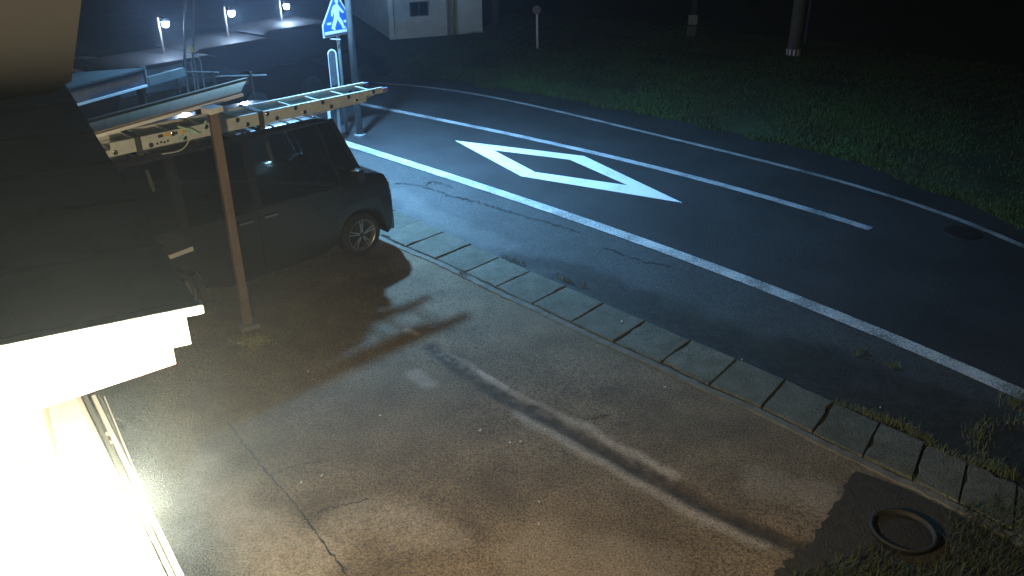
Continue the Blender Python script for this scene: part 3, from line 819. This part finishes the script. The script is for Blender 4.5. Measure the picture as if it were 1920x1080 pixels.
# ------------------------------------------------------------------ own house: wing roof, gable, lamp, rails
E0 = at(375, 590, 3.0); E1 = at(120, 160, 3.0)
ue = (E1 - E0).normalized(); upx = Vector((ue.y, -ue.x, 0))
if upx.x > 0: upx = -upx
V1 = onplane(0, 668, E0, ue)
sl = (V1.z - E0.z) / max((V1 - E0).dot(upx), .01)
sl = max(min(sl, .45), -.1)
up = (upx + Vector((0, 0, sl))).normalized()
house = thing('house_wing', 'house wing with dark metal roof, white verge flashing and bright white gable', 'house', (E0.x, E0.y, 0))
nr = up.cross(ue).normalized()
if nr.z < 0: nr = -nr
L = (E1 - E0).length; pos = 0.0
seams = [0, .62, 1.25, 1.9, 2.6, 3.4, 4.3, 5.3]
for a_, b_ in zip(seams[:-1], seams[1:]):
    p0, p1 = E0 + ue * a_, E0 + ue * (b_ - .012)
    W = 4.2
    mb = MB(); mb.prism([p0, p1, p1 + up * W, p0 + up * W], nr * .03); rs = mb.build('roof_sheet', 'roof_metal', house)
    MB().bar(E0 + ue * (b_ - .006) + nr * .03, E0 + ue * (b_ - .006) + nr * .03 + up * W, .022, .03, nr).build('standing_seam', 'roof_metal', house)
MB().bar(E0 - ue * .012 + nr * .035 - upx * .01, E0 - ue * .012 + nr * .035 + up * 4.2, .05, .035, nr).build('verge_cap', 'flashing', house, bevel=.006)
fa = E0 - ue * .03
mb = MB(); mb.prism([fa + upx * .05 + nr * .02, fa + upx * .05 - Vector((0, 0, .085)), fa + up * 4.2 - Vector((0, 0, .085)), fa + up * 4.2 + nr * .02], ue * .02); mb.build('verge_flashing', 'flashing', house)
# barge board behind the flashing
g0 = E0 + ue * .03
c0 = onplane(318, 622, g0, ue); c1 = onplane(330, 682, g0, ue); c2 = onplane(0, 792, g0, ue); c3 = onplane(0, 700, g0, ue)
ext = (c2 - c1).normalized()
mb = MB(); mb.prism([c0, c1, c1 + ext * 3, c0 + up * 3.0], ue * .03); mb.build('barge_board', 'barge_wood', house)
# gable wall
g1 = E0 + ue * .14
wx = onplane(165, 752, g1, ue); s0 = (wx - g1).dot(upx) + .17
wb = g1 + upx * s0
mb = MB(); mb.prism([Vector((wb.x, wb.y, 0)), Vector((wb.x, wb.y, 2.86)), Vector((wb.x, wb.y, 2.86)) + upx * 4, Vector((wb.x, wb.y, 0)) + upx * 4], ue * 5.0); mb.build('wall', 'wall_white', house)
# low step and door rails that run along the forecourt
def rail(px0, py0, px1, py1, z, w, h, nm, m, ov=(0, 1.15)):
    a_, b_ = at(px0, py0, z), at(px1, py1, z); d_ = b_ - a_
    return MB().bar(a_ + d_ * ov[0], a_ + d_ * ov[1], w, h).build(nm, m, house, bevel=.004)
CZ = 1.95
cn = [at(*p, CZ) for p in ((140, 742), (310, 1100), (-260, 1100), (-40, 742))]
mb = MB(); mb.prism(cn, (0, 0, .03)); mb.build('porch_canopy', 'canopy_white', house, bevel=.005)
rail(146, 745, 308, 1088, CZ + .02, .022, .03, 'canopy_rail', 'sash'); rail(160, 745, 326, 1088, CZ, .018, .02, 'canopy_gap', 'alu_dark'); rail(176, 745, 342, 1088, CZ + .01, .020, .03, 'canopy_rail', 'sash'); rail(187, 745, 262, 915, CZ - .02, .014, .02, 'canopy_gap', 'alu_dark', (0, 1)); rail(196, 745, 266, 915, CZ - .015, .006, .02, 'canopy_rail', 'sash', (0, 1))
for px, py in ((203, 812), (210, 828)):
    q = at(px, py, CZ); MB().box(q, (.02, .018, .02)).build('rail_bracket', 'galvanised', house, bevel=.002)
# upper storey on the roof, tan wall with pale corner pipe
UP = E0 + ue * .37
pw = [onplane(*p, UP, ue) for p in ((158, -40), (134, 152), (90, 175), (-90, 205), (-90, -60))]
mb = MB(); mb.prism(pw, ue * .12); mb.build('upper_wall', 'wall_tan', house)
# wall lamp
lc = onplane(224, 958, E0 - ue * .30, ue)
lamp = thing('wall_lamp', 'blazing white globe lamp on the gable under the dark roof', 'lamp', lc)
MB().sphere(lc, .05, 20, 12).build('globe', 'lamp_globe', lamp, smooth=True)
MB().tube([lc + ue * .045, lc + ue * .442 + upx * .26], .012, 10).build('bracket', 'canopy_white', lamp)

# ------------------------------------------------------------------ open shed behind the van
sa, sbk = at(118, 203, 1.75), at(272, 160, 1.75)
shed = thing('open_shed', 'open fronted shed with blue grey corrugated metal apron behind the carport', 'shed', (sa.x, sa.y, 0))
def corr(mb, p00, p10, p11, p01, n, amp, nrm):
    vs, fs = [], []
    for i in range(n + 1):
        t = i / n; o_ = nrm * (amp if i % 2 else -amp)
        vs += [p00.lerp(p10, t) + o_, p01.lerp(p11, t) + o_]
    for i in range(n): fs.append((2 * i, 2 * i + 2, 2 * i + 3, 2 * i + 1))
    return mb.add(vs, fs)
sd = (sbk - sa).normalized(); sn = Vector((sd.y, -sd.x, 0)).normalized()
AH = aty(272, 129, sbk.y).z - 1.75; Z3 = Vector((0, 0, 1))
corr(MB(), sa, sbk, sbk + Z3 * AH, sa + Z3 * AH, 52, .028, sn).build('corrugated_apron', 'corrugated', shed)
MB().bar(sa + sn * .03, sbk + sn * .03, .03, .028).build('bottom_flashing', 'beam_white', shed)
r0_, r1_ = sa + Z3 * AH + sn * .08, sbk + Z3 * AH + sn * .08
mb = MB(); mb.prism([r0_, r1_, r1_ - sn * 1.3 - Z3 * .16, r0_ - sn * 1.3 - Z3 * .16], (0, .0, .025)); mb.build('roof_sheet', 'corr_roof', shed)
MB().bar(sbk + sd * .02 - Z3 * .02, sbk + sd * .02 + Z3 * (AH + .03), .06, .05).build('corner_trim', 'corr_roof', shed)
MB().bar(sbk + sd * .05 + Z3 * .04, sbk + sd * .75 + Z3 * .04, .06, .12).build('side_beam', 'corr_roof', shed)
for p in (sa, sbk): MB().box((p.x - sn.x * .1, p.y - sn.y * .1, 1.74 / 2), (.1, .1, 1.74)).build('post', 'timber_dark', shed)
q = (sa + sbk) / 2 - sn * 1.5; MB().box((q.x, q.y, .9), ((sbk - sa).length, .05, 1.8), Matrix.Rotation(math.atan2(sd.y, sd.x), 3, 'Z')).build('back_wall', 'timber_dark', shed)

# ------------------------------------------------------------------ three cars and three lamps of the yard behind
def car(px, py, label, rz):
    z = 1.42
    d = {330: 16.2, 447: 17.6, 562: 18.9}[px]
    p = aty(px, py, d); z = p.z
    c = thing('parked_car', label, 'car', (p.x, p.y, 0), rz, 'cars parked in the yard behind the van')
    zt = max(1.4, min(z, 1.75))
    lo = [(-1.7, .25), (1.65, .25), (1.7, .6), (1.1, .88), (-1.6, .92), (-1.72, .6)]
    MB().prism([(x, -.74, q) for x, q in lo], (0, 1.48, 0)).build('body', 'car_dark', c, local=True, bevel=.05, smooth=True)
    up_ = [(-1.55, .9), (1.0, .88), (.35, zt - .06), (-1.4, zt - .06)]
    MB().prism([(x, -.68, q) for x, q in up_], (0, 1.36, 0)).build('cabin_glass', 'window_dark', c, local=True, bevel=.03)
    ro = [(.42, zt - .07), (.25, zt - .01), (-1.3, zt), (-1.46, zt - .07)]
    MB().prism([(x, -.70, q) for x, q in ro], (0, 1.40, 0)).build('roof', 'car_roof', c, local=True, bevel=.02, smooth=True)
    for x in (-1.1, 1.1):
        for y in (-.68, .68):
            w = MB().lathe([(0, -.08), (.2, -.085), (.28, -.06), (.28, .06), (.2, .085), (0, .08)], (0, 0, 0), 20, 'y').build('wheel', 'rubber', c, local=True); w.location = (x, y, .28)
    return c
car(330, 103, 'dark car with a pale roof parked nearest the corrugated shed under a lamp', vrz + .1)
car(447, 66, 'dark car with a pale roof parked in the middle of the yard row', vrz + .1)
car(562, 36, 'dark car with a pale roof parked closest to the crossing sign', vrz + .1)
for (px, py, d, lab) in ((310, 45, 16.0, 'bright white yard lamp on a thin post above the car by the shed'), (434, 25, 17.4, 'bright white yard lamp on a thin post above the middle car'), (537, 12, 18.7, 'bright white yard lamp on a thin post close to the crossing sign')):
    p = aty(px, py, d)
    t = thing('yard_lamp', lab, 'lamp', (p.x, p.y, 0), 0, 'yard lamps on thin posts')
    MB().sphere(p, .06, 14, 8).build('bulb', 'led_white', t, smooth=True)
    MB().tube([(p.x - .16, p.y + .1, 0), (p.x - .16, p.y + .1, p.z + .12), (p.x - .02, p.y, p.z + .11)], .02, 8).build('post', 'timber_dark', t)
    MB().lathe([(0, .10), (.05, .095), (.09, .055), (.085, .05), (0, .06)], (p.x, p.y, p.z), 16).build('hood', 'fixture_grey', t, smooth=True)
for px, y0, y1, d, lab in ((346, -60, 130, 15.2, 'slim grey mast rising beside the yard arch rail'), (362, -60, 110, 15.6, 'slim grey mast with a yellow tag near the yard arch rail')):
    a_, b_ = aty(px, y1, d), aty(px + 2, y0, d)
    o = MB().tube([(a_.x, a_.y, 0), a_, b_], .025, 8).build('slim_mast', 'sign_back'); tag(o, lab, 'mast')
    if px == 362:
        q = aty(360, 92, d); MB().box((q.x, q.y - .03, q.z), (.05, .02, .09)).build('tag_plate', 'sticker_yellow', o)
ap = [aty(px, py, 14.6) for px, py in ((359, 131), (357, 112), (362, 108), (372, 108), (375, 114), (378, 131))]
ap[0].z = ap[-1].z = 0
o = MB().tube(ap, .015, 8).build('arch_rail', 'sign_back'); tag(o, 'small hoop shaped barrier pipe in the yard beside the shed', 'barrier')
for (x0, y0, x1, y1, d, lab) in ((318, 133, 420, 136, 13.6, 'upper pale rail of the low yard fence'), ):
    fr = thing('yard_fence', 'low pipe fence with two rails behind the carport roof', 'fence', (aty(x0, y0, d).x, d, 0))
    for (a0, a1, a2, a3) in ((305, 134, 410, 136), (325, 146, 500, 141)):
        MB().tube([aty(a0, a1, d), aty(a2, a3, d)], .014, 8).build('rail', 'sign_back', fr)
    for px in (330, 400, 470):
        q = aty(px, 136, d); MB().tube([(q.x, q.y, 0), (q.x, q.y, q.z + .02)], .02, 8).build('post', 'timber_dark', fr)

# ------------------------------------------------------------------ crossing sign
sgL = aty(606, 72, 15.2); k_dir = Vector((.44, .60, 0)).normalized(); SW = .74
sgn_n = Vector((k_dir.y, -k_dir.x, 0)); PXM = 1235.0
poleb = Vector((sgL.x, sgL.y, 0)) + k_dir * (SW * .54) - sgn_n * .06
sign = thing('crossing_sign', 'blue pedestrian crossing sign with white walking figure on a grey pole', 'road sign', poleb)
def sp(X, Y, o_=0.0):
    u = (X - 545) / 555.0; v = (865 - 120 * u - Y) / PXM
    return sgL + k_dir * (u * SW) + Vector((0, 0, v)) + sgn_n * o_
def plate(poly, o_, t, nm, m, par): return MB().prism([sp(x, y, o_) for x, y in poly], sgn_n * t).build(nm, m, par)
out = [(545, 865), (1100, 745), (1097, 505), (868, -30), (840, -70), (810, -70), (780, -20), (545, 605)]
inn = [(566, 838), (1080, 728), (1076, 515), (850, -5), (832, -35), (815, -32), (797, -5), (566, 612)]
panel = plate(out, 0, .004, 'panel', 'sign_white', sign)
plate(inn, .0045, .002, 'blue_field', 'sign_blue', panel)
def glyph(poly, nm): return plate(poly, .007, .002, nm, 'sign_white', panel)
fig = [(795, 165), (860, 165), (885, 215), (950, 315), (930, 335), (862, 285), (858, 400), (905, 500), (930, 610), (962, 628), (955, 645), (893, 662), (885, 615), (822, 478), (790, 560), (762, 650), (770, 690), (745, 695), (700, 668), (708, 620), (742, 500), (768, 410), (768, 280), (742, 415), (715, 395), (722, 300), (755, 200)]
# split the walking figure into convex-safe pieces joined as one mark
mbf = MB()
for piece in ([(770, 180), (795, 163), (860, 163), (872, 200), (862, 300), (856, 410), (768, 410), (765, 290)], [(860, 180), (885, 215), (950, 315), (930, 337), (895, 320), (858, 270)], [(760, 195), (775, 185), (772, 270), (742, 418), (715, 398), (722, 300)],
              [(768, 405), (812, 405), (818, 480), (790, 560), (762, 645), (772, 690), (745, 696), (700, 668), (708, 620), (742, 500)], [(808, 405), (858, 405), (905, 500), (930, 610), (962, 628), (955, 645), (893, 662), (885, 615), (818, 470)]):
    mbf.prism([sp(x, y, .007) for x, y in piece], sgn_n * .002)
hp = [(828 + 32 * math.cos(a), 100 + 38 * math.sin(a)) for a in np.linspace(0, 2 * math.pi, 14)[:-1]]
mbf.prism([sp(x, y, .007) for x, y in hp], sgn_n * .002); mbf.prism([sp(x, y, .007) for x, y in ((812, 130), (846, 130), (850, 170), (806, 170))], sgn_n * .002)
mbf.build('walking_figure', 'sign_white', panel)
glyph([(632, 550), (708, 530), (700, 580), (632, 594)], 'crossing_stripe'); glyph([(922, 485), (1022, 465), (1026, 520), (932, 534)], 'crossing_stripe')
glyph([(575, 740), (1068, 645), (1070, 705), (577, 803)], 'crossing_stripe'); plate([(577, 812), (1070, 714), (1072, 735), (577, 840)], .0068, .002, 'lower_band', 'sign_grey', panel)
MB().tube([poleb, poleb + Vector((0, 0, 2.62))], .03, 12).build('pole', 'galvanised', sign, smooth=True)
MB().bar(sp(680, 880, -.02), sp(830, 890, .02), .02, .02).build('bracket', 'beam_white', sign)
# rounded upright marker board below the sign
m0 = aty(627, 150, 15.0); mk = thing('marker_board', 'narrow round topped marker board with pale rim below the crossing sign', 'marker board', (m0.x, m0.y, 0))
def mpz(u, z, o_=0): return Vector((m0.x + u * .75, m0.y + u * .66 + o_, z))
zt = aty(627, 92, 15.0).z
def lozenge(w, z0, z1, o_):
    return [mpz(-w, z0, o_), mpz(w, z0, o_)] + [mpz(w * math.cos(a), z1 - w + w * math.sin(a), o_) for a in np.linspace(0, math.pi, 9)]
MB().prism(lozenge(.085, .62, zt, 0), (.01, -.012, 0)).build('board', 'reflector_white', mk)
MB().prism(lozenge(.068, .66, zt - .02, -.016), (.003, -.004, 0)).build('face', 'board_face', mk)
for z in (.98, .80): MB().prism([mpz(-.06, z, -.020), mpz(.06, z, -.020), mpz(.06, z + .045, -.020), mpz(-.06, z + .045, -.020)], (.002, -.003, 0)).build('dark_stripe', 'black_band', mk)
MB().tube([(m0.x, m0.y + .03, 0), (m0.x, m0.y + .03, .8)], .03, 10).build('post', 'galvanised', mk)
dq = at(622, 262); dz = aty(619, 208, dq.y).z
dl = thing('delineator_post', 'short white reflective delineator post beyond the van windscreen', 'delineator', dq)
MB().tube([dq, dq + Vector((0, 0, dz - .28))], .018, 10).build('stem', 'galvanised', dl)
MB().tube([dq + Vector((0, 0, dz - .28)), dq + Vector((0, 0, dz))], .03, 12).build('reflective_sleeve', 'reflector_white', dl)

# ------------------------------------------------------------------ utility pole with street lamp
up0 = at(675, 255)
ul = thing('street_lamp', 'grey steel street lamp pole standing just behind the crossing sign', 'street lamp', up0)
MB().tube([up0, up0 + Vector((0, 0, 5.45))], .062, 18, .055).build('shaft', 'pole_concrete', ul, smooth=True)
MB().lathe([(.11, 0), (.11, .03), (.07, .05)], up0, 20).build('base_flange', 'galvanised', ul)
LP = Vector((-3.05, 13.55, 5.15))
MB().tube(catmull([up0 + Vector((0, 0, 5.40)), up0.lerp(LP, .5) * 1.0 + Vector((0, 0, 2.9)), LP + Vector((-.0, .22, .12))], 6), .025, 8).build('arm', 'galvanised', ul)
tgt = Vector((-1.8, 12.8, 0)); ld = (tgt - LP).normalized()
hdm = ld.to_track_quat('-Z', 'Y').to_matrix()
MB().box(LP - ld * .07, (.2, .42, .10), hdm).build('lamp_head', 'fixture_grey', ul, bevel=.02)
MB().box(LP + ld * -.012, (.15, .34, .012), hdm).build('lamp_lens', 'led_street', ul)
sl_ = bpy.data.lights.new('street_light', 'SPOT'); sl_.energy = 7800; sl_.color = (0.23, 0.57, 1.0); sl_.spot_size = R(134); sl_.spot_blend = 1.0; sl_.shadow_soft_size = .14
slo = bpy.data.objects.new('street_light', sl_); COL.objects.link(slo); slo.parent = ul; slo.location = LP + ld * .02 - up0
slo.rotation_euler = ld.to_track_quat('-Z', 'Y').to_euler()

# ------------------------------------------------------------------ white house across
h0, h1 = at(745, 88), at(903, 78); h1.y = h0.y + .9
hz = lambda px, py, y: aty(px, py, y).z
hs_ = thing('white_house', 'white walled house with a small dark window across the road', 'house', h0)
hdv = (h1 - h0).normalized(); hin = Vector((-hdv.y, hdv.x, 0))
zb = aty(745, 71, h0.y).z
def hw(s_, z, o_=0): return h0 + hdv * s_ + Vector((0, 0, z)) - hin * o_
HL = (h1 - h0).length
mb = MB(); mb.prism([hw(-.2, 0), hw(HL, 0), hw(HL, zb), hw(-.2, zb)], hin * 5); mb.build('foundation', 'house_base', hs_)
mb = MB(); mb.prism([hw(-.2, zb + .002, .03), hw(HL + .02, zb + .002, .03), hw(HL + .02, 4.6, .03), hw(-.2, 4.6, .03)], hin * 5); mb.build('wall', 'house_white', hs_)
MB().bar(hw(-.2, zb, .05), hw(HL + .02, zb, .05), .05, .05).build('base_flashing', 'house_white', hs_)
MB().bar(hw(-.12, zb + .03, .045), hw(-.12, 4.6, .045), .12, .03).build('corner_board', 'house_white', hs_)
hn = -hin
a_, b_ = onplane(769, 31, hw(0, 0, .05), hn), onplane(801, 2, hw(0, 0, .05), hn)
wc = (a_ + b_) / 2; ww, wh = (b_ - a_).dot(hdv), b_.z - a_.z
rotw = Matrix.Rotation(math.atan2(hdv.y, hdv.x), 3, 'Z')
win = MB().box(wc, (ww, .06, wh), rotw).build('window', 'window_frame', hs_)
for s_ in (-1, 1):
    MB().box(wc + hdv * (s_ * ww * .24) - hin * (.034 if s_ > 0 else .04), (ww * .42, .012, wh * .88), rotw).build('pane', 'window_dark', win)
for px in (842, 852):
    t_ = onplane(px, -40, hw(0, 0, .12), hn); b2 = onplane(px, 80, hw(0, 0, .12), hn)
    MB().tube([b2, Vector((b2.x, b2.y, 4.5))], .035, 10).build('drainpipe', 'pipe_grey', hs_, smooth=True)
mb = MB(); mb.prism([hw(-.6, 4.6, .5), hw(HL + .5, 4.6, .5), hw(HL + .5, 5.8, -2.5), hw(-.6, 5.8, -2.5)], (0, 0, .12)); mb.build('roof', 'roof_metal', hs_)
# dark tree leaning over the house corner
tb = at(925, 92); tr = thing('dark_tree', 'dark leafy tree hanging over the right end of the white house', 'tree', tb)
mb = MB(); mb.tube([tb, tb + Vector((.1, .1, 1.2)), tb + Vector((0, -.1, 2.4)), tb + Vector((-.2, -.3, 3.6))], .14, 10, .05)
for a in range(5):
    t_ = a * 1.26; st_ = tb + Vector((.02, 0, 1.9 + .3 * a)); mb.tube([st_, st_ + Vector((.6 * math.cos(t_), .5 * math.sin(t_), .5)), st_ + Vector((1.2 * math.cos(t_), 1.0 * math.sin(t_), .8))], .05, 6, .012)
mb.build('trunk', 'bark', tr)
vs, fs = [], []
for _ in range(5200):
    u_, v_, w_ = rnd.gauss(0, 1), rnd.gauss(0, 1), rnd.gauss(0, 1); l_ = math.sqrt(u_ * u_ + v_ * v_ + w_ * w_); rr = rnd.uniform(.45, 1) ** .5
    p = tb + Vector((.55 + 1.9 * u_ / l_ * rr, -.2 + 1.2 * v_ / l_ * rr, 3.35 + 1.35 * w_ / l_ * rr + .25 * math.sin(u_ * 5)))
    s_ = rnd.uniform(.05, .11); a = Vector((rnd.uniform(-1, 1), rnd.uniform(-1, 1), rnd.uniform(-.6, .6))).normalized() * s_; b = Vector((rnd.uniform(-1, 1), rnd.uniform(-1, 1), rnd.uniform(-.6, .6))).normalized() * s_ * .6
    k = len(vs); vs += [p - a, p + b, p + a, p - b]; fs.append((k, k + 1, k + 2, k + 3))
MB().add(vs, fs).build('crown', 'leaf_dark', tr)

# ------------------------------------------------------------------ posts in the field across the road
q = at(1008, 105); zt = aty(1006, 22, q.y).z
t = thing('field_sign_pole', 'thin pale pole with a small round dark disc on the grass bank', 'sign pole', q)
MB().tube([q, Vector((q.x - .02, q.y, zt))], .028, 10).build('pole', 'beam_white', t)
MB().lathe([(0, -.01), (.11, -.01), (.11, .01), (0, .01)], (q.x - .03, q.y - .04, zt + .05), 20, 'y').build('disc', 'sign_back', t)
q = at(1070, 112); o = MB().tube([q, q + Vector((.02, 0, .5))], .05, 8, .035).build('wooden_stake', 'timber_dark'); tag(o, 'short dark wooden stake in the grass bank', 'stake')
q = at(1296, 82); t = thing('meter_post', 'post carrying a small pale box standing in the dark field', 'meter post', q)
z1, z2 = aty(1299, 46, q.y - .1).z, aty(1299, 28, q.y - .1).z
MB().box((q.x, q.y, z2 / 2 + .3), (.12, .12, z2 + .6)).build('post', 'timber_dark', t)
bx = aty(1299, 37, q.y - .12); MB().box((bx.x, bx.y, bx.z), (.24, .10, z2 - z1)).build('meter_box', 'pipe_grey', t, bevel=.01)
MB().box((bx.x, bx.y, z1 - .2), (.22, .10, .3)).build('lower_box', 'sign_back', t, bevel=.01)
b3 = aty(1291, 62, q.y - .1); MB().box((b3.x, b3.y, b3.z), (.07, .05, .34)).build('side_plate', 'pipe_grey', t)
q = at(1484, 122); t = thing('reflective_pole', 'tall concrete pole with a black and white reflective band on the far bank', 'utility pole', q)
MB().tube([q, q + Vector((0.02, 0, 9))], .15, 18, .115).build('shaft', 'pole_concrete', t, smooth=True)
zb0, zb1 = aty(1484, 105, q.y - .15).z, aty(1484, 93, q.y - .15).z
MB().lathe([(.152, zb0), (.156, zb0), (.156, zb1), (.152, zb1)], (q.x, q.y, 0), 24).build('band', 'black_band', t)
for k in range(10):
    a = k * 2 * math.pi / 10 + .12; r_ = .158
    MB().box((q.x + r_ * math.cos(a), q.y + r_ * math.sin(a), (zb0 + zb1) / 2), (.008, .05, (zb1 - zb0) * .96), Matrix.Rotation(a, 3, 'Z')).build('white_stripe', 'reflector_white', t)
q = at(1507, 97); o = MB().tube([q, q + Vector((.0, 0, 7))], .035, 10).build('slim_pole', 'pole_concrete'); tag(o, 'slim dark pole standing next to the reflective utility pole', 'pole')

# ------------------------------------------------------------------ small pale litter on the concrete
G = 'pale leaves and chips scattered on the concrete'
for (px, py) in ((578, 697), (1165, 608), (1390, 680), (956, 831), (976, 829), (1022, 806), (1010, 984), (900, 808), (468, 785), (565, 906), (603, 893), (1011, 942), (713, 780), (1246, 731), (860, 512), (985, 572), (1650, 765)):
    p = at(px, py); a = rnd.uniform(0, 6.28); s_ = rnd.uniform(.006, .012)
    z = .034 if (px, py) in ((1165, 608), (1390, 680), (1246, 731)) else .006
    pts = [Vector((s_ * 1.6 * math.cos(t + 0), s_ * .8 * math.sin(t) * rnd.uniform(.8, 1.2), .004 * math.cos(2 * t))) for t in np.linspace(0, 2 * math.pi, 8)[:-1]]
    rm = Matrix.Rotation(a, 3, 'Z')
    o = MB().prism([rm @ v for v in pts], (0, 0, .005)).build('fallen_leaf', 'litter_pale'); o.location = (p.x, p.y, z)
    tag(o, 'small pale fallen leaf lying on a gutter cover' if z > .02 else 'small pale fallen leaf lying on the brown driveway', 'leaf', G)

# ------------------------------------------------------------------ added scattering volume round the whole place, standing in for lens bloom
hz_m = bpy.data.materials.new('bloom_mist'); hz_m.use_nodes = True
nt = hz_m.node_tree; nt.nodes.clear()
ou = nt.nodes.new('ShaderNodeOutputMaterial'); pv = nt.nodes.new('ShaderNodeVolumePrincipled')
pv.inputs['Color'].default_value = (0.55, 0.75, 1.0, 1); pv.inputs['Density'].default_value = 0.0048; pv.inputs['Anisotropy'].default_value = 0.8
nt.links.new(pv.outputs[0], ou.inputs['Volume'])
MATS['bloom_mist'] = hz_m
bloom_haze = stuff(MB().box((0, 320, 5), (820, 780, 12)).build('bloom_haze', 'bloom_mist'))
